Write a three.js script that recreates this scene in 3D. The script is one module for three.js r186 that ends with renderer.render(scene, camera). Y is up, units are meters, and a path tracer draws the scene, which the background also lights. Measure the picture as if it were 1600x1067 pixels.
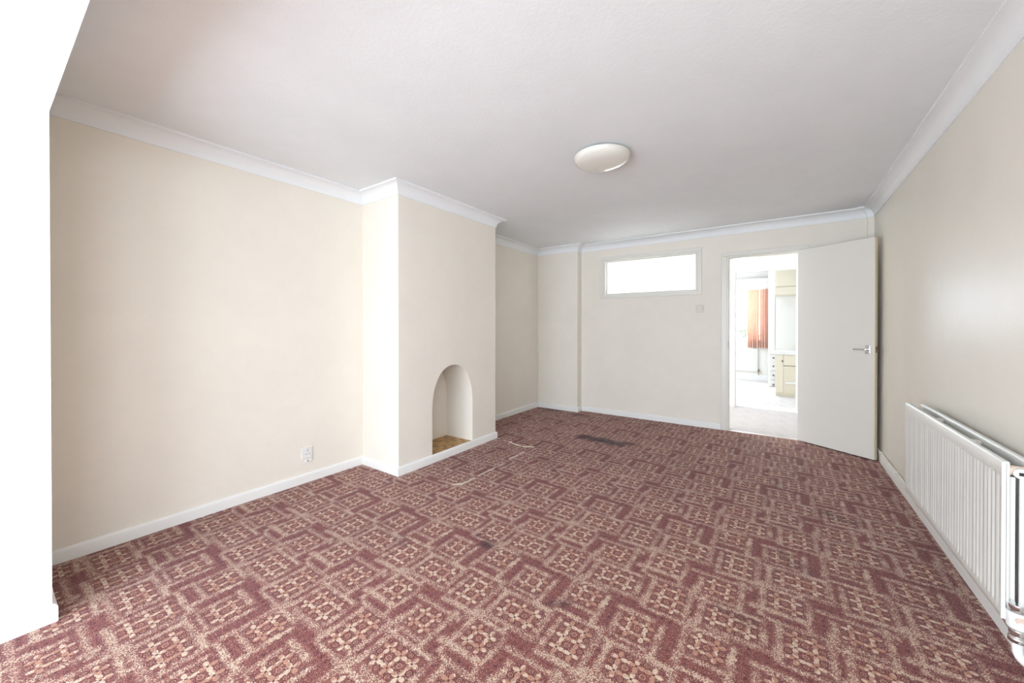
import * as THREE from 'three';
import { RoundedBoxGeometry } from 'three/addons/geometries/RoundedBoxGeometry.js';
import { RectAreaLightUniformsLib } from 'three/addons/lights/RectAreaLightUniformsLib.js';
import { mergeGeometries, toCreasedNormals } from 'three/addons/utils/BufferGeometryUtils.js';

// ------------------------------------------------------------------ camera, sky, daylight, exposure
const scene = new THREE.Scene();
const D2R = Math.PI / 180;
const camera = new THREE.PerspectiveCamera(2 * Math.atan(533.5 / 597.64) / D2R, 1600 / 1067, 0.02, 100);
camera.rotation.order = 'YXZ';
camera.position.set(0, 1.2196, 0);
camera.rotation.set(-0.3 * D2R, 35.245 * D2R, 0);
camera.setViewOffset(1600, 1067, 0, 19.85, 1600, 1067);

const renderer = new THREE.WebGLRenderer({ antialias: true });
renderer.toneMapping = THREE.LinearToneMapping;
renderer.toneMappingExposure = 0.94;
renderer.shadowMap.enabled = true;
RectAreaLightUniformsLib.init();

// overcast daylight outside; it is also seen through the bedroom window
scene.background = new THREE.Color().setRGB(0.90, 0.96, 1.0);
scene.backgroundIntensity = 5.0;

// daylight through the three windows of the flat, an area light just inside or outside each pane
function windowLight(name, w, h, [x, y, z], towards, intensity, color) {
  const l = new THREE.RectAreaLight(new THREE.Color().setRGB(...color), intensity, w, h);
  l.name = name;
  l.position.set(x, y, z);
  l.lookAt(...towards);
  scene.add(l);
  return l;
}
const DAY = [0.79, 0.94, 1.15];
windowLight('garden_window_daylight', 2.84, 1.84, [-0.88, 1.07, 2.06], [-0.88, 1.07, -1], 8.2, DAY);
windowLight('bay_side_window_daylight', 1.25, 1.15, [0.69, 1.45, 1.15], [-3, 1.45, 1.15], 4.6, DAY);
windowLight('bedroom_window_daylight', 1.60, 0.90, [-1.16, 1.62, -10.50], [-1.16, 1.62, 0], 12, DAY);
windowLight('bedroom_side_window_daylight', 1.8, 1.15, [-2.56, 1.5, -8.6], [0, 1.5, -8.6], 7, DAY);
windowLight('hall_window_daylight', 1.0, 1.3, [-3.06, 1.5, -5.98], [0, 1.5, -5.98], 27, [0.86, 0.95, 1.05]);

// ------------------------------------------------------------------ helpers
let seed = 7;
const rnd = () => { seed |= 0; seed = (seed + 0x6d2b79f5) | 0; let t = Math.imul(seed ^ (seed >>> 15), 1 | seed); t = (t + Math.imul(t ^ (t >>> 7), 61 | t)) ^ t; return ((t ^ (t >>> 14)) >>> 0) / 4294967296; };
const hash = (x, y, s = 0) => { let h = (Math.imul(x, 374761393) + Math.imul(y, 668265263) + Math.imul(s, 1274126177)) | 0; h = Math.imul(h ^ (h >>> 13), 1274126177); h ^= h >>> 16; return (h >>> 0) / 4294967296; };
const mod = (a, n) => ((a % n) + n) % n;
// value noise on a lattice that repeats every px by py cells
function vnoise(x, y, px, py, s) {
  const xi = Math.floor(x), yi = Math.floor(y), fx = x - xi, fy = y - yi;
  const u = fx * fx * (3 - 2 * fx), v = fy * fy * (3 - 2 * fy);
  const g = (i, j) => hash(mod(xi + i, px), mod(yi + j, py), s);
  return (g(0, 0) * (1 - u) + g(1, 0) * u) * (1 - v) + (g(0, 1) * (1 - u) + g(1, 1) * u) * v;
}
const used = {};
function numbered(name) { const n = used[name] = (used[name] ?? -1) + 1; return n ? name + '_' + String(n).padStart(3, '0') : name; }
function dress(m) { m.castShadow = true; m.receiveShadow = true; return m; }
function metric(g) {            // uv in metres, by the way each vertex's face points
  const p = g.attributes.position, n = g.attributes.normal, uv = new Float32Array(p.count * 2);
  for (let i = 0; i < p.count; i++) {
    const ax = Math.abs(n.getX(i)), ay = Math.abs(n.getY(i)), az = Math.abs(n.getZ(i));
    if (ax >= ay && ax >= az) { uv[2 * i] = p.getZ(i); uv[2 * i + 1] = p.getY(i); }
    else if (ay >= az) { uv[2 * i] = p.getX(i); uv[2 * i + 1] = p.getZ(i); }
    else { uv[2 * i] = p.getX(i); uv[2 * i + 1] = p.getY(i); }
  }
  g.setAttribute('uv', new THREE.BufferAttribute(uv, 2));
  return g;
}
function plain(g) { g = g.index ? g.toNonIndexed() : g; for (const k of Object.keys(g.attributes)) if (!['position', 'normal', 'uv'].includes(k)) g.deleteAttribute(k); return g; }
function merge(list) { return list.length === 1 ? list[0] : mergeGeometries(list.map(plain)); }
function bx(x0, x1, y0, y1, z0, z1, r = 0) {
  const w = x1 - x0, h = y1 - y0, d = z1 - z0;
  const g = r > 0 ? new RoundedBoxGeometry(w, h, d, 2, Math.min(r, w / 2.01, h / 2.01, d / 2.01)) : new THREE.BoxGeometry(w, h, d);
  return metric(g.translate((x0 + x1) / 2, (y0 + y1) / 2, (z0 + z1) / 2));
}
function cyl(r0, r1, a, b, seg = 24) {   // from point a (radius r0) to point b (radius r1)
  const A = new THREE.Vector3(...a), B = new THREE.Vector3(...b), d = B.clone().sub(A);
  const g = new THREE.CylinderGeometry(r1, r0, d.length(), seg);
  g.applyQuaternion(new THREE.Quaternion().setFromUnitVectors(new THREE.Vector3(0, 1, 0), d.clone().normalize()));
  const c = A.add(B).multiplyScalar(0.5);
  return g.translate(c.x, c.y, c.z);
}
function tube(points, r, seg = 12, smooth = 0.0) {
  const c = new THREE.CatmullRomCurve3(points.map((p) => new THREE.Vector3(...p)), false, 'catmullrom', smooth);
  return new THREE.TubeGeometry(c, points.length * 10, r, seg, false);
}
function lathe(pts, seg = 64) { return new THREE.LatheGeometry(pts.map(([r, y]) => new THREE.Vector2(r, y)), seg); }
function part(name, geo, mat, parent) {
  const m = dress(new THREE.Mesh(Array.isArray(geo) ? merge(geo) : geo, mat));
  m.name = name; parent.add(m);
  return m;
}
function thing(name, label, category, [x, y, z] = [0, 0, 0], turn = 0, group) {
  const o = new THREE.Group(); o.name = numbered(name); scene.add(o);
  o.position.set(x, y, z); o.rotation.y = turn; o.userData = { label, category };
  if (group) o.userData.group = group;
  return o;
}
function structure(name, label, category, geo, mat) {
  const o = geo ? dress(new THREE.Mesh(Array.isArray(geo) ? merge(geo) : geo, mat)) : new THREE.Group();
  o.name = name; o.userData = { kind: 'structure', label, category };
  scene.add(o);
  return o;
}
function dataTexture(w, h, fill, srgb = false, repeat = null) {
  const d = new Uint8Array(w * h * 4);
  for (let j = 0; j < h; j++) for (let i = 0; i < w; i++) { const c = fill(i, j), k = 4 * (j * w + i); d[k] = c[0]; d[k + 1] = c[1]; d[k + 2] = c[2]; d[k + 3] = 255; }
  const t = new THREE.DataTexture(d, w, h);
  t.wrapS = t.wrapT = THREE.RepeatWrapping; t.magFilter = THREE.LinearFilter; t.minFilter = THREE.LinearMipmapLinearFilter; t.generateMipmaps = true;
  if (srgb) t.colorSpace = THREE.SRGBColorSpace;
  if (repeat) t.repeat.set(...repeat);
  t.needsUpdate = true;
  return t;
}
const rgb = (r, g, b) => new THREE.Color().setRGB(r, g, b);

// ------------------------------------------------------------------ materials
// fine orange-peel of roller paint, 0.6 m repeat
const peel = dataTexture(512, 512, (i, j) => {
  const v = 0.5 * vnoise(i / 6, j / 6, 512 / 6 | 0, 512 / 6 | 0, 3) + 0.3 * vnoise(i / 16, j / 16, 32, 32, 4) + 0.2 * vnoise(i / 64, j / 64, 8, 8, 5);
  const c = Math.round(255 * v); return [c, c, c];
}, false, [1 / 0.6, 1 / 0.6]);
// uneven emulsion: faint roller patches
const patches = dataTexture(256, 256, (i, j) => {
  const v = vnoise(i / 32, j / 32, 8, 8, 11) * 0.5 + vnoise(i / 11, j / 11, 23, 23, 12) * 0.3 + vnoise(i / 128 * 3, j / 128 * 3, 6, 6, 13) * 0.2;
  const c = Math.round(248 + 7 * v); return [c, c, c];
}, true, [1 / 2.2, 1 / 2.2]);
function paint(color, roughness, extra = {}) { return new THREE.MeshPhysicalMaterial({ color, roughness, bumpMap: peel, bumpScale: 0.0006, ...extra }); }
const M = {
  wall: paint(rgb(0.885, 0.82, 0.715), 0.62, { map: patches }),
  wallSatin: paint(rgb(0.865, 0.81, 0.71), 0.34, { map: patches, bumpScale: 0.0004, specularIntensity: 0.35 }),
  ceiling: paint(rgb(0.87, 0.88, 0.88), 0.8, { map: patches }),
  white: paint(rgb(0.86, 0.84, 0.80), 0.42, { bumpScale: 0.0002 }),
  coving: paint(rgb(0.875, 0.88, 0.87), 0.6, { bumpScale: 0.0002 }),
  frame: paint(rgb(0.80, 0.77, 0.69), 0.35, { bumpScale: 0.0002 }),
  door: paint(rgb(0.79, 0.75, 0.68), 0.34, { bumpScale: 0.0002 }),
  lipping: new THREE.MeshStandardMaterial({ color: rgb(0.78, 0.66, 0.45), roughness: 0.5 }),
  radiator: new THREE.MeshPhysicalMaterial({ color: rgb(0.79, 0.775, 0.715), roughness: 0.28 }),
  pipe: new THREE.MeshPhysicalMaterial({ color: rgb(0.80, 0.76, 0.66), roughness: 0.35 }),
  pinkish: new THREE.MeshPhysicalMaterial({ color: rgb(0.74, 0.58, 0.46), roughness: 0.4 }),
  copper: new THREE.MeshPhysicalMaterial({ color: rgb(0.62, 0.36, 0.18), roughness: 0.45, metalness: 0.5 }),
  plastic: new THREE.MeshPhysicalMaterial({ color: rgb(0.84, 0.83, 0.79), roughness: 0.3 }),
  ivory: new THREE.MeshPhysicalMaterial({ color: rgb(0.70, 0.65, 0.53), roughness: 0.4 }),
  black: new THREE.MeshStandardMaterial({ color: rgb(0.02, 0.02, 0.02), roughness: 0.6 }),
  chrome: new THREE.MeshPhysicalMaterial({ color: rgb(0.75, 0.75, 0.76), roughness: 0.14, metalness: 1 }),
  brass: new THREE.MeshPhysicalMaterial({ color: rgb(0.30, 0.20, 0.10), roughness: 0.4, metalness: 0.8 }),
  shade: new THREE.MeshPhysicalMaterial({ color: rgb(0.76, 0.73, 0.65), roughness: 0.18, clearcoat: 0.5, clearcoatRoughness: 0.08 }),
  glass: new THREE.MeshPhysicalMaterial({ color: rgb(0.97, 0.98, 0.98), roughness: 0.02, transmission: 1, thickness: 0, ior: 1.5 }),
  frosted: new THREE.MeshPhysicalMaterial({ color: rgb(0.96, 0.97, 0.97), roughness: 1.0, transmission: 1, thickness: 0, ior: 1.45 }),
  hallWall: paint(rgb(0.89, 0.85, 0.78), 0.6),
  furniture: new THREE.MeshPhysicalMaterial({ color: rgb(0.82, 0.79, 0.73), roughness: 0.4 }),
  furnitureCream: new THREE.MeshPhysicalMaterial({ color: rgb(0.80, 0.72, 0.56), roughness: 0.4 }),
  knob: new THREE.MeshPhysicalMaterial({ color: rgb(0.10, 0.08, 0.07), roughness: 0.35 }),
};

// ---- carpet: cream flower medallions in stippled frames on a maroon ground, tile 0.49 x 0.92 m
const UNIT = 0.0613, TU = 8, TV = 15, CW = 1024, CH = 1920;
function carpetTexture() {
  const kind = new Uint8Array(CW * CH), px = CW / TU, py = CH / TV;
  // kind: 0 ground, 1 stippled frame, 2 medallion ground, 3 petal, 4 eyelet ring, 5 dark accent
  const paintAt = (cx, cy, hx, hy, f) => {
    for (let j = Math.floor((cy - hy) * py); j <= (cy + hy) * py; j++) for (let i = Math.floor((cx - hx) * px); i <= (cx + hx) * px; i++) {
      const k = mod(j, CH) * CW + mod(i, CW), v = f((i + 0.5) / px - cx, (j + 0.5) / py - cy, kind[k]);
      if (v !== undefined) kind[k] = v;
    }
  };
  const med = [];
  for (const [x, z, nx, nz] of [
    [0, 0, 2, 3], [-0.85, -4.3, 2, 2], [0.15, -7.5, 3, 2], [-0.85, -10.8, 2, 2],
    [4, 0, 3, 2], [3.15, -3.3, 2, 2], [4.15, -7.5, 2, 3], [3.15, -11.7, 2, 2]]) med.push([x, z, nx, nz]);
  // how densely the cream stipple lies at each point, 0 to 255: bands beside each medallion that run on past its corners
  const cream = new Uint8Array(CW * CH);
  med.forEach(([x, z, nx, nz], n) => {
    const ex = (nx - 1) / 2 + 0.42, ez = (nz - 1) / 2 + 0.42;
    paintAt(x, z, ex + 0.2, ez + 0.2, (a, b) => Math.max(Math.abs(a) - ex, Math.abs(b) - ez) < 0.12 ? 2 : undefined);
    for (let side = 0; side < 4; side++) {
      const alongX = side < 2, sg = side % 2 ? 1 : -1, half = alongX ? ex : ez, off = sg * ((alongX ? ez : ex) + 0.44), lo = -half + 0.1 - 1.6 * hash(n, side, 81), hi = half - 0.1 + 1.6 * hash(n, side, 82), wid = 0.05 + 0.10 * hash(n, side, 83), str = 0.75 + 0.25 * hash(n, side, 84);
      const cx = x + (alongX ? (lo + hi) / 2 : off), cz = z + (alongX ? off : (lo + hi) / 2), len = (hi - lo) / 2;
      paintAt(cx, cz, alongX ? len + 0.3 : 0.6, alongX ? 0.6 : len + 0.3, (a, b) => {
        const l = Math.abs(alongX ? a : b) - len, w = Math.abs(alongX ? b : a) + 0.2 * (vnoise((a + cx) * 3 + 80, (b + cz) * 3 + 90, 24, 45, 21) - 0.5);
        const dens = str * Math.min(1, Math.max(0, 1 - (w - wid) / 0.27)) * Math.min(1, Math.max(0, 0.5 - l / 0.4)) * (0.6 + 0.6 * vnoise((a + cx) * 2 + 80, (b + cz) * 2 + 90, 16, 30, 22));
        const k = mod(Math.floor((b + cz) * py), CH) * CW + mod(Math.floor((a + cx) * px), CW);
        cream[k] = Math.max(cream[k], Math.round(255 * Math.min(1, dens)));
      });
    }
  });
  for (const [x, z, nx, nz] of med) {
    for (let i = 0; i < nx; i++) for (let j = 0; j < nz; j++) {
      const fx = x + i - (nx - 1) / 2, fz = z + j - (nz - 1) / 2;
      paintAt(fx, fz, 0.55, 0.55, (a, b) => {       // a flower of four petals and a dark eye
        const r = Math.hypot(a, b), t = Math.atan2(b, a);
        if (r < 0.07) return 5;
        const lobe = 0.47 * Math.sqrt(Math.max(0, Math.cos(2 * t) * Math.cos(2 * t))) + 0.05;
        return r < lobe && Math.abs(Math.cos(2 * t)) > 0.2 ? 3 : undefined;
      });
    }
    for (let i = 0; i <= nx; i++) for (let j = 0; j <= nz; j++) {   // eyelets and rings in the gaps between flowers
      const inX = i > 0 && i < nx, inZ = j > 0 && j < nz;
      if (!inX && !inZ) continue;
      const gx = x + (i - nx / 2) * (inX ? 1 : 0.82 * 2 / nx), gz = z + (j - nz / 2) * (inZ ? 1 : 0.82 * 2 / nz);
      const ex = inX ? gx : x + Math.sign(i - nx / 2) * ((nx - 1) / 2 + 0.36), ez = inZ ? gz : z + Math.sign(j - nz / 2) * ((nz - 1) / 2 + 0.36);
      paintAt(ex, ez, 0.3, 0.3, (a, b, was) => { const r = Math.hypot(a, b); return was === 3 ? undefined : r < 0.05 ? 4 : r < 0.10 ? 5 : r < (inX && inZ ? 0.19 : 0.155) ? 4 : r < 0.21 ? 5 : undefined; });
    }
  }
  const C = { ground: [122, 62, 52], deep: [98, 45, 37], light: [156, 99, 84], cream: [220, 194, 168], petal: [190, 142, 116], med: [114, 56, 46] };
  return dataTexture(CW, CH, (i, j) => {
    const k = kind[j * CW + i], dens = cream[j * CW + i] / 255;
    const fine = vnoise(i / 5, j / 5, 205, 384, 31), tuft = vnoise(i / 4 + 0.3, j / 4 + 0.7, 256, 480, 32), mid = vnoise(i / 32, j / 32, 32, 60, 33);
    const speck = 0.65 * fine + 0.35 * tuft;
    // small dark lozenges in rows on the ground, with dotted light lines between them
    const sx = mod(i / 64, 1), sy = mod(j / 64, 1), ln = sx < 0.10 || sy < 0.10, loz = Math.abs(sx - 0.55) < 0.2 && Math.abs(sy - 0.55) < 0.2 && hash(Math.floor(i / 64), Math.floor(j / 64), 35) > 0.3;
    let c;
    if (k === 3) c = speck > 0.26 ? (mid > 0.52 ? C.cream : C.petal) : C.light;
    else if (k === 4) c = speck > 0.36 ? C.petal : C.light;
    else if (k === 5) c = speck > 0.74 ? C.light : C.deep;
    else if (speck < 0.24 + 0.34 * dens && dens > 0.05) c = C.cream;
    else if (k === 2) c = speck > 0.60 ? C.light : speck < 0.26 ? C.cream : C.med;
    else c = speck > 0.62 ? C.light : speck < 0.21 ? C.cream : ln && speck > 0.47 ? C.light : loz ? C.deep : C.ground;
    const s = 0.80 + 0.40 * vnoise(i / 3, j / 3, 341, 640, 36);
    return [Math.min(255, c[0] * s), Math.min(255, c[1] * s), Math.min(255, c[2] * s)];
  }, true);
}
const carpetMap = carpetTexture();
const pile = dataTexture(512, 512, (i, j) => { const c = Math.round(255 * (0.6 * vnoise(i / 3, j / 3, 170, 170, 41) + 0.4 * vnoise(i / 8, j / 8, 64, 64, 42))); return [c, c, c]; }, false, [2, 3.7]);
M.carpet = new THREE.MeshPhysicalMaterial({ map: carpetMap, vertexColors: true, roughness: 0.62, bumpMap: pile, bumpScale: 0.004, sheen: 0.35, sheenRoughness: 1.0, sheenColor: rgb(0.75, 0.72, 1.0), specularIntensity: 0.12 });
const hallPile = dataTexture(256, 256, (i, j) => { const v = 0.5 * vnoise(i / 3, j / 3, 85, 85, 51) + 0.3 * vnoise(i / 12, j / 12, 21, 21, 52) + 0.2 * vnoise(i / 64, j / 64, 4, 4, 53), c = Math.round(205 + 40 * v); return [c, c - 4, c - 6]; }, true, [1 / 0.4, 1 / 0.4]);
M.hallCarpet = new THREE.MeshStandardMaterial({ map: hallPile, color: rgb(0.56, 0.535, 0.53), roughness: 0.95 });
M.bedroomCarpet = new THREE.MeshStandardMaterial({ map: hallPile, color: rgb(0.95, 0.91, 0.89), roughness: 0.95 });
// parquet fingers of the niche floor, five to a square, 0.12 m squares
const parquet = dataTexture(256, 256, (i, j) => {
  const sx = Math.floor(i / 64), sy = Math.floor(j / 64), turn = (sx + sy) % 2, u = turn ? i % 64 : j % 64, w = turn ? j : i, f = Math.floor(u / 12.8), edge = u % 12.8 < 1 || i % 64 < 1 || j % 64 < 1;
  const t = hash(sx * 7 + f, sy * 13, 61) * 0.35 + 0.25 * vnoise(w / 10, u * 3, 64, 64, 62) + 0.55, s = edge ? 0.6 * t : t;
  return [Math.min(255, 216 * s), 168 * s, 108 * s];
}, true, [1 / 0.25, 1 / 0.25]);
M.parquet = new THREE.MeshStandardMaterial({ map: parquet, roughness: 0.5 });

// ------------------------------------------------------------------ the room: plan in metres
const XL = -3.05, XC = -2.56, ZC1 = -2.013, ZC2 = -3.312, ZF = -5.132, ZB = -4.998, XB = -2.388, XR = 0.734, XS = -2.465, ZS = -0.19;
const YC = 2.392, YBAY = 2.103, ZBACK = 2.1, ZH = -6.72, ZBED = -10.35;

// floor of the room: a fine grid, so that its stains can be laid on it
{
  const x0 = XL - 0.1, x1 = XR + 0.1, z0 = ZF - 0.005, z1 = ZBACK + 0.05, nx = 150, nz = 240;
  const g = new THREE.PlaneGeometry(x1 - x0, z1 - z0, nx, nz).rotateX(-Math.PI / 2).translate((x0 + x1) / 2, 0, (z0 + z1) / 2);
  const p = g.attributes.position, uv = g.attributes.uv, col = new Float32Array(p.count * 3);
  // old spills and trodden dirt: [x, z, half length, half width, turn, strength]
  const stains = [[-1.60, -3.90, 0.30, 0.11, 0.1, 0.75], [-1.38, -3.93, 0.16, 0.06, -0.2, 0.5], [-1.34, -1.66, 0.055, 0.045, 0.5, 0.6], [-1.44, -1.72, 0.03, 0.05, 0.2, 0.4], [-0.80, -1.49, 0.06, 0.025, -0.6, 0.5],
    [-0.15, -1.85, 0.09, 0.04, 0.3, 0.35], [-1.78, -1.42, 0.08, 0.03, 0.4, 0.3], [0.05, -2.45, 0.12, 0.05, 0.9, 0.3], [-2.30, -4.85, 0.2, 0.07, 0, 0.4], [-2.75, -4.92, 0.25, 0.05, 0, 0.5], [0.3, -3.2, 0.14, 0.05, 0.5, 0.3]];
  for (let i = 0; i < p.count; i++) {
    const x = p.getX(i), z = p.getZ(i);
    uv.setXY(i, (x + 0.67) / (TU * UNIT), (z + 1.344) / (TV * UNIT));
    let dirt = 0.10 * vnoise(x * 3 + 40, z * 3 + 40, 512, 512, 71);
    for (const [sx, sz, a, b, t, s] of stains) {
      const dx = x - sx, dz = z - sz, u = (dx * Math.cos(t) + dz * Math.sin(t)) / a, v = (-dx * Math.sin(t) + dz * Math.cos(t)) / b;
      const r = Math.hypot(u, v) + 0.7 * (vnoise(x * 22 + 90, z * 22 + 90, 512, 512, 72) - 0.5);
      if (r < 1.1) dirt = Math.max(dirt, s * Math.min(1, (1.1 - r) / 0.45));
    }
    col.set([1 - dirt, 1 - dirt * 1.03, 1 - dirt * 1.05], 3 * i);
  }
  g.setAttribute('color', new THREE.BufferAttribute(col, 3));
  const floor = structure('floor', 'maroon carpet with cream flower medallions over the whole room', 'floor', g, M.carpet);
  // the cut edges round a hearth that is gone: frayed backing stands up along the joint
  const tuft = (pts, w, n, name) => {
    const list = [];
    for (let k = 0; k < n; k++) {
      const t = k / n * (pts.length - 1), i = Math.min(pts.length - 2, Math.floor(t)), f = t - i, q = [0, 1].map((c) => pts[i][c] * (1 - f) + pts[i + 1][c] * f);
      const dx = pts[i + 1][0] - pts[i][0], dz = pts[i + 1][1] - pts[i][1];
      const gap = vnoise(k / 7, 3.5, 512, 512, 75 + name.length); if (gap < 0.38) continue;
      const l = 0.010 + 0.026 * rnd() * gap, th = (0.0012 + 0.0042 * w * gap * rnd()), s = new THREE.CapsuleGeometry(th, l, 2, 5).rotateZ(Math.PI / 2);
      s.rotateY(-Math.atan2(dz, dx) + (rnd() - 0.5) * 1.3).translate(q[0] + (rnd() - 0.5) * 0.012 * w, 0.003 + 0.003 * rnd(), q[1] + (rnd() - 0.5) * 0.012 * w);
      list.push(s);
    }
    const m = part('frayed_seam', list, fray, floor);
    m.userData = { kind: 'stuff', label: 'pale frayed backing along the cut carpet joint' };
  };
  const fray = new THREE.MeshStandardMaterial({ color: rgb(0.72, 0.62, 0.50), roughness: 0.95 });
  tuft([[-2.53, -3.315], [-2.38, -3.284], [-2.24, -3.245], [-2.13, -3.236], [-2.04, -3.285]], 1.3, 120, 'across');
  tuft([[-2.05, -3.11], [-2.045, -2.89], [-2.022, -2.667], [-2.02, -2.488], [-2.02, -2.32], [-2.018, -2.187], [-2.075, -2.14]], 0.8, 190, 'along_it');
}

// walls, each with thickness
structure('wall_left', 'cream painted side wall beside the chimney breast', 'wall', [bx(XL - 0.2, XL, 0, YC, ZF - 0.1, ZS)], M.wall);
structure('wall_pier', 'white lit end of wall under the lowered bay ceiling', 'wall', [bx(XL - 0.2, XS, 0, YC, ZS, ZBACK + 0.2)], M.wall);
structure('wall_right', 'cream satin wall carrying the long radiator', 'wall', [bx(XR, XR + 0.2, 0, YC, ZF - 0.1, 0.3)], M.wallSatin);
{ // the bay's side of the same wall, with its own window
  const s = new THREE.Shape([[-ZBACK - 0.2, -0.02], [-0.3, -0.02], [-0.3, YC], [-ZBACK - 0.2, YC]].map((q) => new THREE.Vector2(...q)));
  s.holes.push(new THREE.Path([[-1.8, 0.86], [-0.5, 0.86], [-0.5, 2.04], [-1.8, 2.04]].map((q) => new THREE.Vector2(...q))));
  const g = new THREE.ExtrudeGeometry(s, { depth: 0.2, bevelEnabled: false });
  g.applyMatrix4(new THREE.Matrix4().makeBasis(new THREE.Vector3(0, 0, -1), new THREE.Vector3(0, 1, 0), new THREE.Vector3(1, 0, 0))).translate(XR, 0, 0);
  structure('wall_right_bay', 'cream wall of the bay with a side window', 'wall', [g], M.wall);
  const w = structure('window_6', 'white framed side window of the bay', 'window', null), a = XR + 0.06, b = XR + 0.13;
  part('frame', [bx(a, b, 0.86, 0.91, 0.5, 1.8), bx(a, b, 1.99, 2.04, 0.5, 1.8), bx(a, b, 0.91, 1.99, 0.5, 0.55), bx(a, b, 0.91, 1.99, 1.75, 1.8)], M.white, w);
  part('pane', [bx(a + 0.03, a + 0.034, 0.91, 1.99, 0.55, 1.75)], M.glass, w);
}
{ // garden wall behind the camera with its wide glazed opening
  const s = new THREE.Shape([[XS - 0.1, -0.02], [XR + 0.1, -0.02], [XR + 0.1, YC], [XS - 0.1, YC]].map((q) => new THREE.Vector2(...q)));
  s.holes.push(new THREE.Path([[-2.32, 0.1], [0.56, 0.1], [0.56, 2.04], [-2.32, 2.04]].map((q) => new THREE.Vector2(...q))));
  structure('wall_back', 'garden wall with a wide glazed opening', 'wall', [new THREE.ExtrudeGeometry(s, { depth: 0.2, bevelEnabled: false }).translate(0, 0, ZBACK)], M.wall);
  const w = structure('window_2', 'wide white framed garden window', 'window');
  const z0 = ZBACK + 0.06, z1 = ZBACK + 0.13;
  part('frame', [bx(-2.32, 0.56, 0.1, 0.16, z0, z1), bx(-2.32, 0.56, 1.98, 2.04, z0, z1), bx(-2.32, -2.26, 0.16, 1.98, z0, z1), bx(0.50, 0.56, 0.16, 1.98, z0, z1), bx(-0.91, -0.85, 0.16, 1.98, z0, z1)], M.white, w);
  for (const [a, b] of [[-2.26, -0.91], [-0.85, 0.50]]) part('pane', [bx(a, b, 0.16, 1.98, z0 + 0.032, z0 + 0.036)], M.glass, w);
}
// chimney breast with the arched niche
{
  const s = new THREE.Shape([[-ZC1, 0], [-ZC2, 0], [-ZC2, YC], [-ZC1, YC]].map((q) => new THREE.Vector2(...q)));
  const h = new THREE.Path(), c = 2.657, a = 0.270, y0 = 0.062, ys = 0.46, b = 0.396;
  h.moveTo(c - a, y0); h.lineTo(c + a, y0); h.lineTo(c + a, ys);
  for (let k = 1; k <= 48; k++) { const t = k / 48 * Math.PI, e = 0.92; h.lineTo(c + a * Math.sign(Math.cos(t)) * Math.abs(Math.cos(t)) ** e, ys + b * Math.abs(Math.sin(t)) ** e); }
  h.lineTo(c - a, y0);
  s.holes.push(h);
  // shape plane (u = -z, y) extruded along x
  const depth = 0.36, g = new THREE.ExtrudeGeometry(s, { depth, bevelEnabled: true, bevelThickness: 0.004, bevelSize: 0.004, bevelOffset: -0.004, bevelSegments: 2, curveSegments: 24 });
  g.applyMatrix4(new THREE.Matrix4().makeBasis(new THREE.Vector3(0, 0, -1), new THREE.Vector3(0, 1, 0), new THREE.Vector3(1, 0, 0))).translate(XC - depth - 0.004, 0, 0);
  const wall = structure('wall_chimney', 'cream chimney breast with an arched niche at its foot', 'wall', null);
  part('breast', [toCreasedNormals(plain(g), 0.3)], M.wall, wall);
  part('niche_back', [bx(XL, XC - depth + 0.002, 0, YC, ZC2 + 0.001, ZC1 - 0.001)], M.wall, wall);
  part('niche_floor', [bx(XC - depth, XC - 0.012, 0.05, 0.066, -c - a, -c + a)], M.parquet, wall).userData = { label: 'tan parquet floor of the arched niche' };
}
// far wall with transom and doorway
const DOOR = { x0: -0.521, x1: 0.166, y: 2.035 }, TR = { x0: -2.062, x1: -0.845, y0: 1.652, y1: 2.15 };
{
  const s = new THREE.Shape([[XL - 0.2, -0.02], [DOOR.x0 - 0.02, -0.02], [DOOR.x0 - 0.02, DOOR.y + 0.02], [DOOR.x1 + 0.02, DOOR.y + 0.02], [DOOR.x1 + 0.02, -0.02], [XR + 0.2, -0.02], [XR + 0.2, YC], [XL - 0.2, YC]].map((q) => new THREE.Vector2(...q)));
  s.holes.push(new THREE.Path([[TR.x0, TR.y0], [TR.x1, TR.y0], [TR.x1, TR.y1], [TR.x0, TR.y1]].map((q) => new THREE.Vector2(...q))));
  structure('wall_far', 'cream end wall with a doorway and a high internal window', 'wall', [new THREE.ExtrudeGeometry(s, { depth: 0.1, bevelEnabled: false }).translate(0, 0, ZF - 0.1)], M.wall);
  structure('wall_boxing', 'cream boxed section in the corner of the end wall', 'wall', [bx(XL, XB, 0, YC, ZF, ZB, 0.004)], M.wall);
  structure('wall_corner_boxing', 'narrow cream pipe casing behind the open door', 'wall', [bx(0.684, XR, 0, YC, ZF, -5.105, 0.003)], M.wall);
}
// ceilings
structure('ceiling', 'plain white ceiling of the room', 'ceiling', [bx(XL - 0.2, XR + 0.2, YC, YC + 0.15, ZF - 0.1, ZS + 0.01)], M.ceiling);
structure('ceiling_bay', 'lowered white ceiling of the bay', 'ceiling', [bx(XS, XR, YBAY, YC + 0.15, ZS, ZBACK)], M.ceiling);

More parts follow.
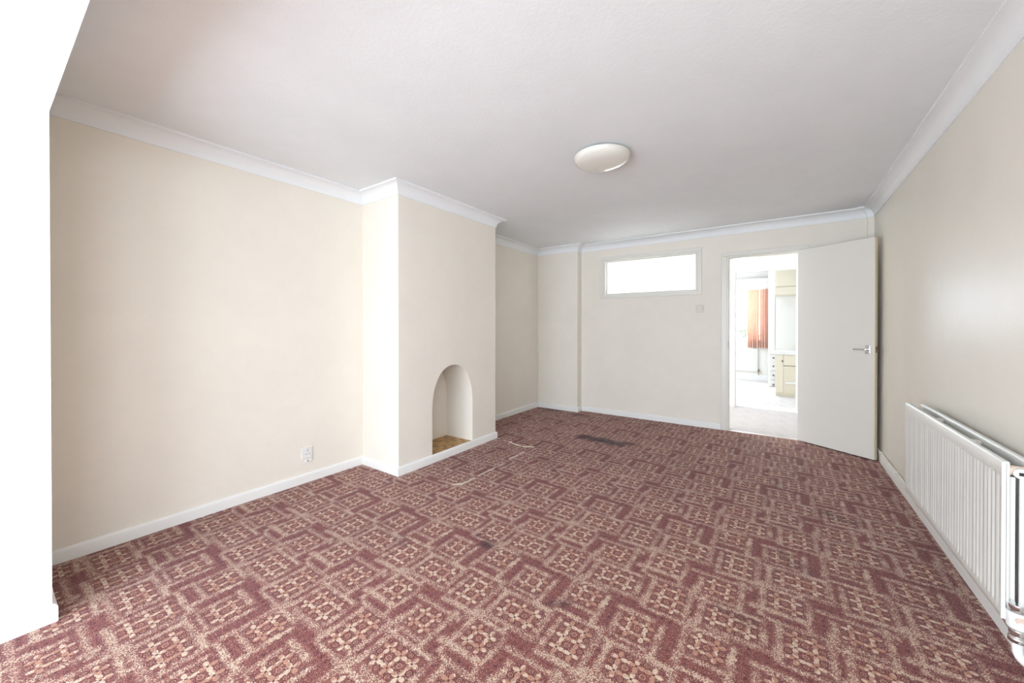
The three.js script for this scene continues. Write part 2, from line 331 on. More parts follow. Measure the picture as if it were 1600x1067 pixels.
// mouldings swept along the walls: profile points are [distance from the wall, height]
function moulding(pts, profile, name, mat, parent, crease = 0.5) {
  const nrm = []; for (let i = 0; i + 1 < pts.length; i++) { const dx = pts[i + 1][0] - pts[i][0], dz = pts[i + 1][1] - pts[i][1], l = Math.hypot(dx, dz); nrm.push([-dz / l, dx / l]); }
  for (let i = 0; i + 1 < pts.length; i++) {
    const off = (k) => { const a = nrm[k - 1], b = nrm[k]; return a && b ? [a[0] + b[0], a[1] + b[1]] : (a ?? b); };
    const o0 = i === 0 ? nrm[0] : off(i), o1 = i + 2 === pts.length ? nrm[i] : off(i + 1), v = [], m = profile.length;
    const A = profile.map(([t, y]) => [pts[i][0] + o0[0] * t, y, pts[i][1] + o0[1] * t]), B = profile.map(([t, y]) => [pts[i + 1][0] + o1[0] * t, y, pts[i + 1][1] + o1[1] * t]);
    for (let k = 0; k < m; k++) { const n = (k + 1) % m; v.push(...A[k], ...B[n], ...B[k], ...A[k], ...A[n], ...B[n]); }
    for (const [E, flip] of [[A, true], [B, false]]) for (let k = 1; k + 1 < m; k++) flip ? v.push(...E[0], ...E[k + 1], ...E[k]) : v.push(...E[0], ...E[k], ...E[k + 1]);
    let g = new THREE.BufferGeometry(); g.setAttribute('position', new THREE.Float32BufferAttribute(v, 3)); g.computeVertexNormals(); g = toCreasedNormals(g, crease);
    part(name, metric(g), mat, parent);
  }
}
{
  const prof = [[0, YC], [0, 2.298], [0.006, 2.298]];
  for (let k = 1; k <= 12; k++) { const t = k / 12 * Math.PI / 2; prof.push([0.078 - 0.072 * Math.cos(t), 2.304 + 0.074 * Math.sin(t)]); }
  prof.push([0.086, 2.378], [0.086, YC]);
  const c = structure('trim_1', 'white concave plaster coving around the ceiling', 'coving', null);
  moulding([[XL, ZS], [XL, ZC1], [XC, ZC1], [XC, ZC2], [XL, ZC2], [XL, ZB], [XB, ZB], [XB, ZF], [0.684, ZF], [0.684, -5.105], [XR, -5.105], [XR, ZS]], prof, 'coving_length', M.coving, c);
}
const SK = (h, t = 0.015) => [[0, 0], [t, 0], [t, h - 0.014], [t - 0.002, h - 0.008], [t - 0.007, h - 0.002], [0, h]];
function skirting(name, label, pts, h = 0.072) { const s = structure(name, label, 'baseboard', null); moulding(pts, SK(h), 'skirting_board', M.white, s); return s; }
skirting('baseboard_pier', 'white skirting wrapped round the end of wall', [[XS, ZBACK], [XS, ZS], [XL, ZS]].map((q) => q), 0.072);
skirting('baseboard_left', 'white skirting along the side wall before the chimney', [[XL, ZS - 0.016], [XL, ZC1], [XC, ZC1], [XC, ZC2], [XL, ZC2], [XL, ZB], [XB, ZB], [XB, ZF], [-0.592, ZF]]);
skirting('baseboard_right', 'white skirting below the long radiator', [[0.236, ZF], [0.684, ZF], [0.684, -5.105], [XR, -5.105], [XR, ZBACK]], 0.085);

// ------------------------------------------------------------------ the doorway and its open door
{
  const d = structure('door_1', 'open flush door in off-white paint with a chrome lever', 'door', null);
  const { x0, x1, y } = DOOR;
  part('jamb', [bx(x0 - 0.02, x0, 0, y, ZF - 0.105, ZF + 0.002, 0.001), bx(x0, x0 + 0.012, 0, y - 0.012, ZF - 0.105, ZF - 0.042)], M.frame, d);
  part('jamb', [bx(x1, x1 + 0.02, 0, y, ZF - 0.105, ZF + 0.002, 0.001), bx(x1 - 0.012, x1, 0, y - 0.012, ZF - 0.105, ZF - 0.042)], M.frame, d);
  part('head', [bx(x0 - 0.02, x1 + 0.02, y, y + 0.02, ZF - 0.105, ZF + 0.002, 0.001), bx(x0, x1, y - 0.012, y, ZF - 0.105, ZF - 0.042)], M.frame, d);
  const aw = 0.055, at = 0.014;
  part('architrave', [bx(x0 - 0.012 - aw, x0 - 0.012, 0, y + 0.012, ZF, ZF + at, 0.004), bx(x0 - 0.026, x0 - 0.013, 0, y + 0.01, ZF, ZF + at - 0.005, 0.003)], M.frame, d);
  part('architrave', [bx(x0 - 0.012 - aw, x1 + 0.012 + aw, y + 0.012, y + 0.012 + aw - 0.012, ZF, ZF + at, 0.004)], M.frame, d);
  part('architrave', [bx(x1 + 0.012, x1 + 0.012 + aw, 0, y + 0.012, ZF, ZF + at, 0.004)], M.frame, d);
  part('architrave', [bx(x0 - 0.012 - aw, x0 - 0.012, 0, y + 0.012, ZF - 0.114, ZF - 0.1, 0.004), bx(x0 - 0.067, x1 + 0.067, y + 0.012, y + 0.067, ZF - 0.114, ZF - 0.1, 0.004), bx(x1 + 0.012, x1 + 0.067, 0, y + 0.012, ZF - 0.114, ZF - 0.1, 0.004)], M.frame, d);
  part('threshold_strip', [bx(x0, x1, -0.004, 0.005, ZF - 0.03, ZF + 0.006, 0.002)], new THREE.MeshPhysicalMaterial({ color: rgb(0.72, 0.68, 0.62), roughness: 0.3, metalness: 0.7 }), d);
  // strike plate in the left jamb
  part('strike_plate', [bx(x0 - 0.001, x0 + 0.0012, 0.96, 1.05, ZF - 0.035, ZF - 0.01)], M.brass, d);
  // leaf: local x runs from the hinge edge to the free edge, z towards the room side that faces the camera
  const leaf = new THREE.Group(), L = 0.668, T = 0.036, H0 = 0.012, H1 = 2.033, turn = Math.atan2(0.566, 0.825);
  leaf.name = 'door_leaf'; d.add(leaf);
  leaf.position.set(0.686 - 0.825 * L, 0, -4.713 - 0.566 * L); leaf.rotation.y = -turn;
  part('panel', [bx(0, L - 0.006, H0, H1, -T, 0, 0.0015)], M.door, leaf);
  part('lipping', [bx(L - 0.006, L, H0, H1, -T, -0.0005, 0.0015)], M.lipping, leaf).userData = { label: 'yellowed timber lipping' };
  const zc = 0.006;
  part('handle_plate', [new RoundedBoxGeometry(0.040, 0.078, 0.010, 3, 0.004).translate(L - 0.052, 1.013, zc), cyl(0.009, 0.009, [L - 0.052, 1.013, 0.008], [L - 0.052, 1.013, 0.042])], M.chrome, leaf);
  part('lever', [new RoundedBoxGeometry(0.100, 0.014, 0.012, 3, 0.005).translate(L - 0.098, 1.012, 0.046)], M.chrome, leaf);
  part('handle_plate', [new RoundedBoxGeometry(0.040, 0.078, 0.010, 3, 0.004).translate(L - 0.052, 1.013, -T - zc)], M.chrome, leaf);
  part('latch', [bx(L, L + 0.0015, 0.985, 1.04, -T + 0.008, -0.008), bx(L + 0.001, L + 0.012, 1.005, 1.020, -T + 0.011, -0.011, 0.003)], M.brass, leaf);
  for (const hy of [0.25, 1.02, 1.8]) part('hinge', [cyl(0.006, 0.006, [-0.004, hy - 0.04, -T - 0.002], [-0.004, hy + 0.04, -T - 0.002], 12)], M.chrome, leaf);
}

// ------------------------------------------------------------------ the high internal window
{
  const w = structure('window_1', 'high internal window with a white frosted pane', 'window', null);
  const { x0, x1, y0, y1 } = TR, a = 0.05, t = 0.014, o = 0.004;
  part('architrave', [bx(x0 - a - o + 0.008, x1 + a + o - 0.008, y1 - o, y1 + a - o - 0.008, ZF, ZF + t, 0.004)], M.frame, w);
  part('architrave', [bx(x0 - a - o + 0.008, x1 + a + o - 0.008, y0 - a + o + 0.008, y0 + o, ZF, ZF + t, 0.004)], M.frame, w);
  part('architrave', [bx(x0 - a - o + 0.008, x0 + o, y0 + o, y1 - o, ZF, ZF + t, 0.004)], M.frame, w);
  part('architrave', [bx(x1 - o, x1 + a + o - 0.008, y0 + o, y1 - o, ZF, ZF + t, 0.004)], M.frame, w);
  const n = 0.018, b = 0.016;     // lining and glazing bead
  part('lining', [bx(x0, x1, y0, y0 + n, ZF - 0.1, ZF), bx(x0, x1, y1 - n, y1, ZF - 0.1, ZF), bx(x0, x0 + n + 0.016, y0 + n, y1 - n, ZF - 0.1, ZF), bx(x1 - n, x1, y0 + n, y1 - n, ZF - 0.1, ZF)], M.frame, w);
  part('glazing_bead', [bx(x0 + n, x1 - n, y0 + n, y0 + n + b, ZF - 0.06, ZF - 0.045), bx(x0 + n, x1 - n, y1 - n - b, y1 - n, ZF - 0.06, ZF - 0.045), bx(x0 + n + 0.016, x0 + n + 0.016 + b, y0 + n + b, y1 - n - b, ZF - 0.06, ZF - 0.045), bx(x1 - n - b, x1 - n, y0 + n + b, y1 - n - b, ZF - 0.06, ZF - 0.045)], M.frame, w);
  part('pane', [bx(x0 + 0.012, x1 - 0.012, y0 + 0.012, y1 - 0.012, ZF - 0.064, ZF - 0.060)], M.frosted, w);
}

// ------------------------------------------------------------------ hall and bedroom beyond the doorway
{
  const HL = -3.1, HR = 1.0, BL = -2.6, BR = 1.5;
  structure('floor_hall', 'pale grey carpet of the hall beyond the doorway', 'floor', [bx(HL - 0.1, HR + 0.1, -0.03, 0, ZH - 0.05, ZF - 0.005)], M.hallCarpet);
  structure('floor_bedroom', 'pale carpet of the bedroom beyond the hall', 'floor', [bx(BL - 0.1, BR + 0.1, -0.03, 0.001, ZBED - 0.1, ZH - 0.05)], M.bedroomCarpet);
  structure('ceiling_hall', 'white ceiling of the hall', 'ceiling', [bx(HL - 0.2, HR + 0.2, 2.4, 2.5, ZH - 0.05, ZF - 0.1)], M.ceiling);
  structure('ceiling_bedroom', 'white ceiling of the bedroom', 'ceiling', [bx(BL - 0.2, BR + 0.2, 2.46, 2.56, ZBED - 0.2, ZH - 0.05)], M.ceiling);
  // hall end wall with its window
  const s = new THREE.Shape([[5.1, -0.02], [6.9, -0.02], [6.9, 2.5], [5.1, 2.5]].map((q) => new THREE.Vector2(...q)));
  s.holes.push(new THREE.Path([[5.46, 0.82], [6.5, 0.82], [6.5, 2.18], [5.46, 2.18]].map((q) => new THREE.Vector2(...q))));
  const g = new THREE.ExtrudeGeometry(s, { depth: 0.15, bevelEnabled: false });
  g.applyMatrix4(new THREE.Matrix4().makeBasis(new THREE.Vector3(0, 0, -1), new THREE.Vector3(0, 1, 0), new THREE.Vector3(1, 0, 0))).translate(HL - 0.15, 0, 0);
  structure('wall_hall_end', 'white end wall of the hall with a window', 'wall', [g], M.hallWall);
  const w3 = structure('window_4', 'white framed hall window', 'window', null);
  part('frame', [bx(HL - 0.09, HL - 0.03, 0.82, 0.88, -6.5, -5.46), bx(HL - 0.09, HL - 0.03, 2.12, 2.18, -6.5, -5.46), bx(HL - 0.09, HL - 0.03, 0.88, 2.12, -6.5, -6.44), bx(HL - 0.09, HL - 0.03, 0.88, 2.12, -5.52, -5.46)], M.white, w3);
  part('pane', [bx(HL - 0.062, HL - 0.058, 0.88, 2.12, -6.44, -5.52)], M.glass, w3);
  structure('wall_hall_right', 'white side wall of the hall', 'wall', [bx(HR, HR + 0.1, 0, 2.4, ZH, ZF - 0.1)], M.hallWall);
  // wall between hall and bedroom with the second doorway
  const x0 = -0.580, x1 = 0.162, y = 2.045;
  const b = new THREE.Shape([[HL - 0.2, -0.02], [x0 - 0.02, -0.02], [x0 - 0.02, y + 0.02], [x1 + 0.02, y + 0.02], [x1 + 0.02, -0.02], [BR + 0.2, -0.02], [BR + 0.2, 2.5], [HL - 0.2, 2.5]].map((q) => new THREE.Vector2(...q)));
  structure('wall_hall_far', 'white hall wall around the bedroom doorway', 'wall', [new THREE.ExtrudeGeometry(b, { depth: 0.1, bevelEnabled: false }).translate(0, 0, ZH - 0.1)], M.hallWall);
  const d2 = structure('door_2', 'white bedroom door frame seen through the doorway', 'door', null);
  part('jamb', [bx(x0 - 0.02, x0, 0, y, ZH - 0.105, ZH + 0.003, 0.001)], M.white, d2);
  part('jamb', [bx(x1, x1 + 0.02, 0, y, ZH - 0.105, ZH + 0.003, 0.001)], M.white, d2);
  part('head', [bx(x0 - 0.02, x1 + 0.02, y, y + 0.02, ZH - 0.105, ZH + 0.003, 0.001)], M.white, d2);
  part('architrave', [bx(x0 - 0.065, x0 - 0.010, 0, y + 0.01, ZH, ZH + 0.015, 0.004)], M.white, d2);
  part('architrave', [bx(x1 + 0.010, x1 + 0.065, 0, y + 0.01, ZH, ZH + 0.015, 0.004)], M.white, d2);
  part('architrave', [bx(x0 - 0.065, x1 + 0.065, y + 0.01, y + 0.060, ZH, ZH + 0.015, 0.004)], M.white, d2);
  // bedroom shell
  const sl = new THREE.Shape([[-ZH + 0.1, -0.02], [-ZBED, -0.02], [-ZBED, 2.5], [-ZH + 0.1, 2.5]].map((q) => new THREE.Vector2(...q)));
  sl.holes.push(new THREE.Path([[7.68, 0.9], [9.52, 0.9], [9.52, 2.1], [7.68, 2.1]].map((q) => new THREE.Vector2(...q))));
  const gl = new THREE.ExtrudeGeometry(sl, { depth: 0.15, bevelEnabled: false });
  gl.applyMatrix4(new THREE.Matrix4().makeBasis(new THREE.Vector3(0, 0, -1), new THREE.Vector3(0, 1, 0), new THREE.Vector3(1, 0, 0))).translate(BL - 0.15, 0, 0);
  structure('wall_bedroom_left', 'white side wall of the bedroom with a window', 'wall', [gl], M.hallWall);
  const w5 = structure('window_5', 'white framed side window of the bedroom', 'window', null);
  part('frame', [bx(BL - 0.09, BL - 0.03, 0.9, 0.95, -9.52, -7.68), bx(BL - 0.09, BL - 0.03, 2.05, 2.1, -9.52, -7.68), bx(BL - 0.09, BL - 0.03, 0.95, 2.05, -9.52, -9.47), bx(BL - 0.09, BL - 0.03, 0.95, 2.05, -7.73, -7.68)], M.white, w5);
  part('pane', [bx(BL - 0.062, BL - 0.058, 0.95, 2.05, -9.47, -7.73)], M.glass, w5);
  structure('wall_bedroom_right', 'white wall behind the fitted furniture', 'wall', [bx(BR, BR + 0.1, 0, 2.46, ZBED, ZH - 0.1)], M.hallWall);
  const f = new THREE.Shape([[BL - 0.1, -0.02], [BR + 0.1, -0.02], [BR + 0.1, 2.56], [BL - 0.1, 2.56]].map((q) => new THREE.Vector2(...q)));
  const W = { x0: -2.05, x1: -0.36, y0: 0.915, y1: 2.12 };
  f.holes.push(new THREE.Path([[W.x0, W.y0], [W.x1, W.y0], [W.x1, W.y1], [W.x0, W.y1]].map((q) => new THREE.Vector2(...q))));
  structure('wall_bedroom_far', 'white bedroom wall around the bright window', 'wall', [new THREE.ExtrudeGeometry(f, { depth: 0.2, bevelEnabled: false }).translate(0, 0, ZBED - 0.2)], M.hallWall);
  const w = structure('window_3', 'bright white framed bedroom window', 'window', null);
  const fr = [bx(W.x0, W.x1, W.y0, W.y0 + 0.05, ZBED - 0.13, ZBED - 0.07), bx(W.x0, W.x1, W.y1 - 0.05, W.y1, ZBED - 0.13, ZBED - 0.07), bx(W.x0, W.x0 + 0.05, W.y0 + 0.05, W.y1 - 0.05, ZBED - 0.13, ZBED - 0.07), bx(W.x1 - 0.05, W.x1, W.y0 + 0.05, W.y1 - 0.05, ZBED - 0.13, ZBED - 0.07), bx(-1.23, -1.18, W.y0 + 0.05, W.y1 - 0.05, ZBED - 0.13, ZBED - 0.07), bx(-1.18, W.x1 - 0.05, 1.49, 1.53, ZBED - 0.13, ZBED - 0.07)];
  part('frame', fr, M.white, w);
  part('pane', [bx(-1.18, W.x1 - 0.05, W.y0 + 0.05, 1.49, ZBED - 0.102, ZBED - 0.098)], M.glass, w);
  part('pane', [bx(-1.18, W.x1 - 0.05, 1.53, W.y1 - 0.05, ZBED - 0.102, ZBED - 0.098)], M.glass, w);
  part('pane', [bx(W.x0 + 0.05, -1.23, W.y0 + 0.05, W.y1 - 0.05, ZBED - 0.102, ZBED - 0.098)], M.glass, w);
  part('sill', [bx(W.x0 - 0.05, W.x1 + 0.05, 0.885, 0.917, ZBED - 0.07, ZBED + 0.05, 0.006)], M.furniture, w);
  skirtingBedroom(BL, BR);
  // shrub outside the bedroom window
  const leafMat = new THREE.MeshPhysicalMaterial({ color: rgb(0.30, 0.42, 0.24), roughness: 0.7 });
  const sh = thing('garden_shrub', 'pale green shrub outside the bedroom window', 'shrub', [-1.6, 0, -14]);
  const leaf = new THREE.SphereGeometry(0.055, 6, 4).scale(1, 0.35, 0.6), leaves = [];
  for (let k = 0; k < 900; k++) { const a = rnd() * 6.283, v = rnd(), r = 0.75 * Math.sqrt(1 - (v - 0.35) ** 2) * (0.8 + 0.25 * rnd()); leaves.push(leaf.clone().rotateX(rnd() * 3).rotateY(rnd() * 6).translate(r * Math.cos(a) * 1.5, 0.15 + v * 0.98, r * Math.sin(a))); }
  part('foliage', leaves, leafMat, sh).userData = { kind: 'stuff' };
  part('stem', [cyl(0.05, 0.03, [0, -0.05, 0], [0, 0.9, 0], 10)], M.knob, sh);
  structure('ground_garden', 'garden ground outside the bedroom window', 'ground', [bx(-6, 4, -0.15, -0.05, -20, ZBED - 0.2)], new THREE.MeshStandardMaterial({ color: rgb(0.35, 0.38, 0.28), roughness: 1 }));
}
function skirtingBedroom(BL, BR) {
  const s = structure('baseboard_bedroom', 'white skirting below the bedroom window', 'baseboard', null);
  moulding([[BL, ZBED], [BR, ZBED]], SK(0.11, 0.018), 'skirting_board', M.white, s);
  const h = structure('baseboard_hall', 'white skirting along the hall wall', 'baseboard', null);
  moulding([[-3.1, ZH], [-0.646, ZH]], SK(0.08), 'skirting_board', M.white, h);
  moulding([[0.228, ZH], [1.0, ZH]], SK(0.08), 'skirting_board', M.white, h);
}
// bedroom curtains, rail and radiator
{
  const cloth = new THREE.MeshPhysicalMaterial({ color: rgb(0.92, 0.66, 0.53), roughness: 0.95, transmission: 0.45, thickness: 0, side: THREE.DoubleSide });
  const curtain = (x0, x1, folds, ph, label) => {
    const c = thing('curtain', label, 'curtain', [x0, 0.745, ZBED + 0.085], 0, 'coral bedroom curtains');
    const nx = folds * 12, ny = 14, w = x1 - x0, h = 1.32, g = new THREE.PlaneGeometry(w, h, nx, ny).translate(w / 2, h / 2, 0), p = g.attributes.position;
    for (let i = 0; i < p.count; i++) { const t = p.getX(i) / w, y = p.getY(i) / h, a = t * folds * 2 * Math.PI + ph; p.setZ(i, (0.022 + 0.008 * (1 - y)) * Math.sin(a + 0.4 * Math.sin(y * 2)) + 0.006 * Math.sin(2.3 * a)); p.setX(i, p.getX(i) + 0.006 * Math.sin(a * 0.5 + y * 3) * (1 - y)); }
    g.computeVertexNormals();
    const b = g.clone().translate(0, 0, -0.0012);
    part('cloth', [g, b], cloth, c);
    part('hem', [new THREE.CylinderGeometry(0.003, 0.003, w, 8).rotateZ(Math.PI / 2).translate(w / 2, 0.006, 0.0)], cloth, c);
  };
  curtain(-0.652, -0.425, 5, 0.3, 'coral striped curtain with its edge over the bright pane');
  curtain(-0.412, -0.17, 5, 1.5, 'coral striped curtain beside the tall white cupboard');
  const r = thing('curtain_rail', 'white curtain rail above the bedroom window', 'curtain rail', [-1.2, 2.085, ZBED]);
  part('track', [bx(-1.1, 1.05, 0, 0.02, 0.06, 0.09, 0.004)], M.plastic, r);
  part('pelmet', [bx(-1.15, 1.1, 0.02, 0.23, 0.0, 0.11, 0.004)], M.furniture, r);
  const rb = thing('bedroom_radiator', 'white panel radiator under the bedroom window', 'radiator', [-1.02, 0.19, ZBED + 0.036]);
  part('panel', [flutedPanel(1.13, 0.55, 0.006, 34)], M.radiator, rb);
  for (const x of [-0.38, 0.38]) part('wall_bracket', [bx(x - 0.02, x + 0.02, 0.1, 0.45, -0.035, -0.015)], M.radiator, rb);
  part('valve', [cyl(0.014, 0.014, [0.585, 0.0, 0], [0.585, 0.06, 0], 12), cyl(0.01, 0.01, [0.56, 0.03, 0], [0.60, 0.03, 0], 12), cyl(0.007, 0.007, [0.585, -0.07, 0], [0.585, 0, 0], 10)], M.brass, rb);
}
// a steel radiator panel with pressed flutes: centred on x, standing on y = 0, its face towards +z
function flutedPanel(w, h, depth, n) {
  const per = 8, cols = n * per, rows = [0, 0.006, 0.024, 0.036, 0.046, h - 0.058, h - 0.048, h - 0.026, h - 0.006, h], fade = [0, 0, 0, 0, 1, 1, 0, 0, 0, 0], back = [0.005, 0, 0, 0, 0, 0, 0, 0, 0, 0.005];
  const pos = [], idx = [], edge = 0.018;
  rows.forEach((y, j) => { for (let i = 0; i <= cols; i++) {
    const u = i / cols, x = -w / 2 + u * w, e = Math.min(1, Math.max(0, (Math.min(x + w / 2, w / 2 - x) - edge * 0.4) / (edge * 0.6))), ph = mod(u * n, 1);
    const groove = ph < 0.25 ? 0.5 - 0.5 * Math.cos(ph / 0.25 * Math.PI) : ph < 0.375 ? 1 : ph < 0.625 ? 0.5 + 0.5 * Math.cos((ph - 0.375) / 0.25 * Math.PI) : 0;
    pos.push(x, y, -depth * fade[j] * e * groove - back[j]);
  } });
  for (let j = 0; j + 1 < rows.length; j++) for (let i = 0; i < cols; i++) { const a = j * (cols + 1) + i, b = a + 1, c = a + cols + 1, d = c + 1; idx.push(a, b, d, a, d, c); }
  let g = new THREE.BufferGeometry(); g.setAttribute('position', new THREE.Float32BufferAttribute(pos, 3)); g.setIndex(idx); g.computeVertexNormals(); g = toCreasedNormals(g.toNonIndexed(), 0.7);
  metric(g);
  return merge([g, bx(-w / 2, w / 2, 0.0, h, -0.020, -depth - 0.001, 0.004), bx(-w / 2, -w / 2 + 0.004, 0.002, h - 0.002, -0.012, -0.0005), bx(w / 2 - 0.004, w / 2, 0.002, h - 0.002, -0.012, -0.0005)]);
}
// fitted bedroom furniture
{
  const t = thing('tall_drawer_cupboard', 'tall white bedroom cupboard with four knobbed drawers', 'cupboard', [0.25, 0, -9.42]);
  part('body', [bx(-0.485, 0.75, 0.0, 2.36, -0.55, 0, 0.004)], M.furniture, t);
  part('door', [bx(-0.48, -0.37, 0.66, 2.34, 0.001, 0.018, 0.003)], M.furniture, t);
  part('door', [bx(-0.36, 0.74, 0.66, 2.34, 0.001, 0.018, 0.003)], M.furniture, t);
  for (const [y0, y1, ky] of [[0.505, 0.65, 0.589], [0.33, 0.495, 0.419], [0.145, 0.32, 0.237], [0.01, 0.135, 0.045]]) {
    const dr = part('drawer', [bx(-0.46, 0.05, y0, y1, 0.001, 0.018, 0.003)], M.furniture, t);
    part('knob', [cyl(0.012, 0.016, [-0.395, ky, 0.018], [-0.395, ky, 0.042], 14)], M.knob, dr);
  }
  const d = thing('dressing_table', 'low cream dressing table with a pale top and one knobbed drawer', 'dressing table', [0.42, 0, -8.20]);
  part('body', [bx(-0.515, -0.495, 0.0, 0.73, -0.5, 0), bx(-0.495, 0.5, 0.0, 0.06, -0.48, -0.02), bx(-0.495, 0.5, 0.06, 0.73, -0.5, -0.48), bx(0.48, 0.5, 0.06, 0.73, -0.48, 0), bx(-0.495, -0.40, 0.06, 0.73, -0.02, 0), bx(-0.40, 0.48, 0.06, 0.535, -0.02, 0)], M.furnitureCream, d);
  part('top', [bx(-0.53, 0.52, 0.73, 0.786, -0.52, 0.02, 0.006)], M.white, d);
  const dr = part('drawer', [bx(-0.40, 0.475, 0.545, 0.727, -0.015, 0.014, 0.003)], M.furnitureCream, d);
  part('pull_rail', [bx(-0.37, 0.48, 0.222, 0.262, 0.001, 0.024, 0.003)], M.white, d);
  part('door', [bx(-0.51, -0.405, 0.065, 0.727, 0.001, 0.014, 0.003)], M.furnitureCream, d);
  part('knob', [cyl(0.010, 0.014, [-0.416, 0.622, 0.014], [-0.416, 0.622, 0.036], 14)], M.knob, dr);
  const o = thing('overhead_cupboard', 'cream overhead cupboard bridging above the dressing table', 'cupboard', [0.42, 1.83, -8.86]);
  part('body', [bx(-0.53, 0.52, 0.0, 0.53, -0.54, 0, 0.004)], M.furnitureCream, o);
  part('door', [bx(-0.52, -0.01, 0.15, 0.52, 0.001, 0.018, 0.003)], M.furnitureCream, o);
  part('door', [bx(0.0, 0.51, 0.15, 0.52, 0.001, 0.018, 0.003)], M.furnitureCream, o);
  part('valance', [bx(-0.53, 0.52, 0.0, 0.14, 0.001, 0.02, 0.004)], M.furnitureCream, o);
}

// ------------------------------------------------------------------ the long double radiator on the right wall
{
  const z0 = -3.31, z1 = -2.05, zm = (z0 + z1) / 2, len = z1 - z0, y0 = 0.212, h = 0.545;
  const r = thing('double_radiator', 'long white double panel radiator with vertical flutes on the satin wall', 'radiator', [XR, 0, zm]);
  // local x is away from the wall when negative; local z along the wall
  const face = (x) => { const g = flutedPanel(len, h, 0.006, 38); g.rotateY(-Math.PI / 2).translate(x, y0, 0); return g; };
  part('front_panel', [face(-0.115)], M.radiator, r);
  part('back_panel', [face(-0.050)], M.radiator, r);
  const fins = [];
  for (let k = 0; k < 46; k++) { const z = -len / 2 + 0.05 + k * (len - 0.1) / 45; fins.push(bx(-0.094, -0.080, y0 + 0.035, y0 + h - 0.055, z - 0.0006, z + 0.0006)); }
  fins.push(bx(-0.0935, -0.0915, y0 + 0.035, y0 + h - 0.055, -len / 2 + 0.03, len / 2 - 0.018), bx(-0.092, -0.0785, y0 + 0.035, y0 + h - 0.055, len / 2 - 0.0195, len / 2 - 0.018));
  part('convector_fins', fins, M.radiator, r);
  for (const z of [-len / 2 + 0.06, -len / 2 + 0.40, len / 2 - 0.40]) part('cross_stay', [bx(-0.094, -0.052, y0 + h - 0.03, y0 + h - 0.016, z - 0.016, z + 0.016, 0.002)], M.pipe, r);
  for (const z of [-len / 2 + 0.2, len / 2 - 0.2]) part('wall_bracket', [bx(-0.029, 0.0, y0 + 0.06, y0 + h - 0.06, z - 0.02, z + 0.02, 0.003)], M.radiator, r);
  // top connection at the near end with its blanking plug
  const ze = len / 2 - 0.012, yt = y0 + h - 0.032;
  const tee = part('top_connector', [cyl(0.016, 0.016, [-0.108, yt, ze - 0.012], [-0.036, yt, ze - 0.012], 20), cyl(0.019, 0.019, [-0.100, yt, ze - 0.012], [-0.090, yt, ze - 0.012], 20), cyl(0.019, 0.019, [-0.055, yt, ze - 0.012], [-0.044, yt, ze - 0.012], 20)], M.pinkish, r);
  const plug = part('blanking_plug', [cyl(0.0165, 0.0165, [-0.073, yt - 0.004, ze - 0.02], [-0.073, yt - 0.004, ze + 0.016], 24), cyl(0.012, 0.010, [-0.073, yt - 0.004, ze + 0.016], [-0.073, yt - 0.004, ze + 0.019], 24)], M.plastic, r);
  part('key_socket', [bx(-0.0785, -0.0675, yt - 0.0095, yt + 0.0015, ze + 0.0185, ze + 0.0205)], M.black, plug);
  // lower connection, thermostatic valve and pipe
  const yb = y0 + 0.030, zv = len / 2 + 0.0, xv = -0.079;
  part('bottom_connector', [cyl(0.016, 0.016, [-0.108, yb, ze - 0.012], [-0.036, yb, ze - 0.012], 20), cyl(0.013, 0.013, [xv, yb, ze - 0.01], [xv, yb - 0.01, zv + 0.03], 16)], M.pinkish, r);
  part('riser', [cyl(0.009, 0.009, [-0.062, y0 + 0.05, ze - 0.004], [-0.062, yt - 0.02, ze - 0.004], 14)], M.radiator, r);
  const v = part('thermostatic_valve', [lathe([[0, 0.255], [0.0245, 0.255], [0.0255, 0.25], [0.0255, 0.203], [0.022, 0.196], [0, 0.196]], 28).translate(xv, 0, zv + 0.004)], M.plastic, r);
  part('cap', [lathe([[0, 0.282], [0.020, 0.281], [0.0235, 0.278], [0.0245, 0.256], [0, 0.256]], 28).translate(xv, 0, zv + 0.004)], M.chrome, v);
  part('nut', [lathe([[0, 0.197], [0.018, 0.197], [0.020, 0.190], [0.020, 0.178], [0.015, 0.174], [0.015, 0.168], [0.022, 0.166], [0.022, 0.152], [0, 0.150]], 8).translate(xv, 0, zv + 0.004), cyl(0.014, 0.014, [xv, 0.178, zv], [xv - 0.012, 0.205, zv - 0.03], 12)], M.chrome, v);
  part('supply_pipe', [tube([[xv, 0.155, zv + 0.004], [xv, 0.125, zv + 0.004], [xv + 0.004, 0.102, zv + 0.012], [xv + 0.02, 0.096, zv + 0.05], [xv + 0.035, 0.096, zv + 0.12], [xv + 0.045, 0.094, zv + 0.6]], 0.0125, 14, 0.5)], M.plastic, r);
  // pipe clipped along the skirting towards the door
  const hp = thing('heating_pipe', 'cream heating pipe clipped along the skirting beside the radiator', 'pipe', [XR, 0.097, -3.36]);
  part('tube', [tube([[-0.013, 0, -1.70], [-0.013, 0, -0.6], [-0.013, 0, -0.02], [-0.022, 0.004, 0.012], [-0.055, 0.03, 0.03], [-0.075, 0.075, 0.035], [-0.078, 0.13, 0.035]], 0.0095, 12, 0.2)], M.pipe, hp);
  for (const z of [-1.3, -0.75, -0.22]) part('clip', [bx(-0.026, -0.0005, -0.006, 0.012, z - 0.008, z + 0.008, 0.003)], M.plastic, hp);
}

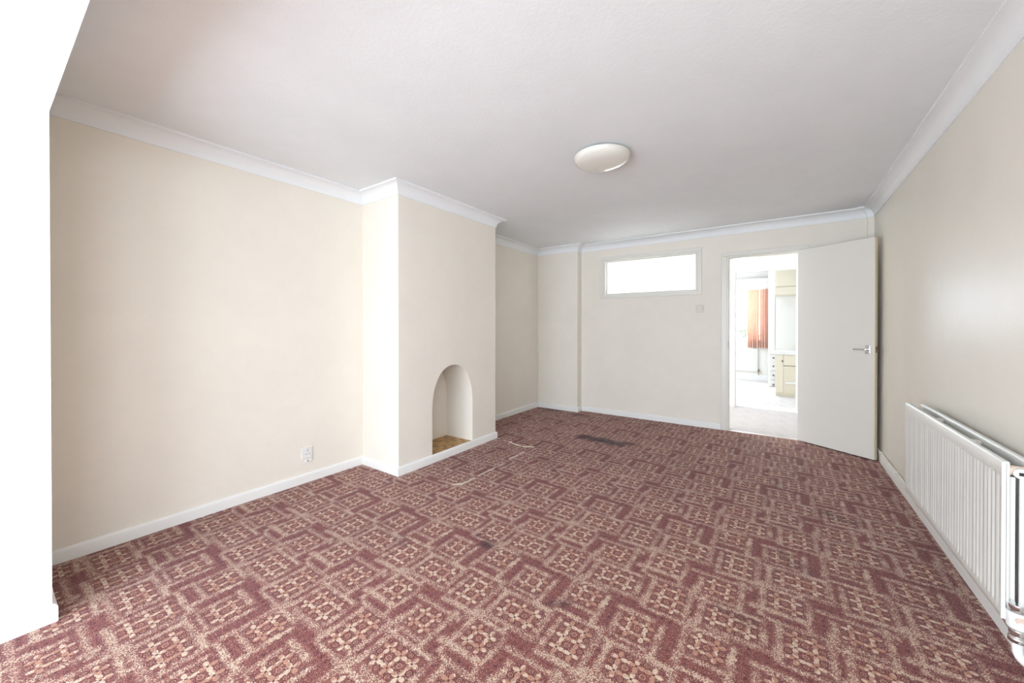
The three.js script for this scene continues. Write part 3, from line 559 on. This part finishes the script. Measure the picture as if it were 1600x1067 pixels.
// ------------------------------------------------------------------ ceiling lamp (switched off)
{
  const l = thing('ceiling_light', 'round ivory dome ceiling light, switched off', 'ceiling light', [-1.005, YC, -2.478]);
  part('base', [lathe([[0, 0], [0.150, 0], [0.150, -0.022], [0, -0.022]])], M.plastic, l);
  const prof = [[0.160, -0.012], [0.181, -0.014], [0.187, -0.019], [0.187, -0.026]];
  for (let k = 1; k <= 20; k++) { const t = k / 20 * Math.PI / 2; prof.push([0.184 * Math.cos(t) ** 0.85, -0.028 - 0.062 * Math.sin(t)]); }
  prof[prof.length - 1][0] = 0;
  part('shade', [lathe(prof, 96)], M.shade, l);
}

// ------------------------------------------------------------------ electrical fittings
{
  const s = thing('wall_socket', 'white single power socket low on the cream side wall', 'power socket', [XL, 0.231, -1.517], Math.PI / 2);
  part('plate', [new RoundedBoxGeometry(0.085, 0.080, 0.011, 3, 0.004).translate(0, 0, 0.0055)], M.plastic, s);
  for (const [x, y, w, h] of [[0.006, 0.018, 0.0045, 0.009], [-0.006, -0.008, 0.008, 0.0045], [0.017, -0.008, 0.008, 0.0045]]) part('slot', [bx(x - w / 2, x + w / 2, y - h / 2, y + h / 2, 0.0106, 0.0116)], M.black, s);
  const k = part('switch_rocker', [bx(-0.004, 0.008, 0.024, 0.036, 0.010, 0.0145, 0.002)], M.plastic, s);
  part('indicator', [bx(0.0, 0.004, 0.031, 0.034, 0.0144, 0.0150)], M.black, k);
  const a = thing('aerial_box', 'small white cable box just under the power socket', 'cable box', [XL, 0.170, -1.530], Math.PI / 2);
  part('cover', [new RoundedBoxGeometry(0.055, 0.026, 0.014, 3, 0.004).translate(0, 0, 0.007)], M.plastic, a);
  part('port', [cyl(0.005, 0.005, [-0.008, 0, 0.0135], [-0.008, 0, 0.016], 14)], M.brass, a);
  const w = thing('light_switch', 'ivory light switch on the end wall beside the door frame', 'light switch', [-0.8215, 1.442, ZF]);
  part('plate', [new RoundedBoxGeometry(0.086, 0.086, 0.010, 3, 0.004).translate(0, 0, 0.005)], M.ivory, w);
  part('rocker', [new RoundedBoxGeometry(0.014, 0.026, 0.008, 2, 0.002).rotateX(0.14).translate(0.006, 0, 0.011)], M.plastic, w);
  for (const x of [-0.03, 0.03]) part('screw', [cyl(0.0035, 0.0035, [x, 0, 0.0095], [x, 0, 0.0108], 12)], M.brass, w);
}

renderer.render(scene, camera);
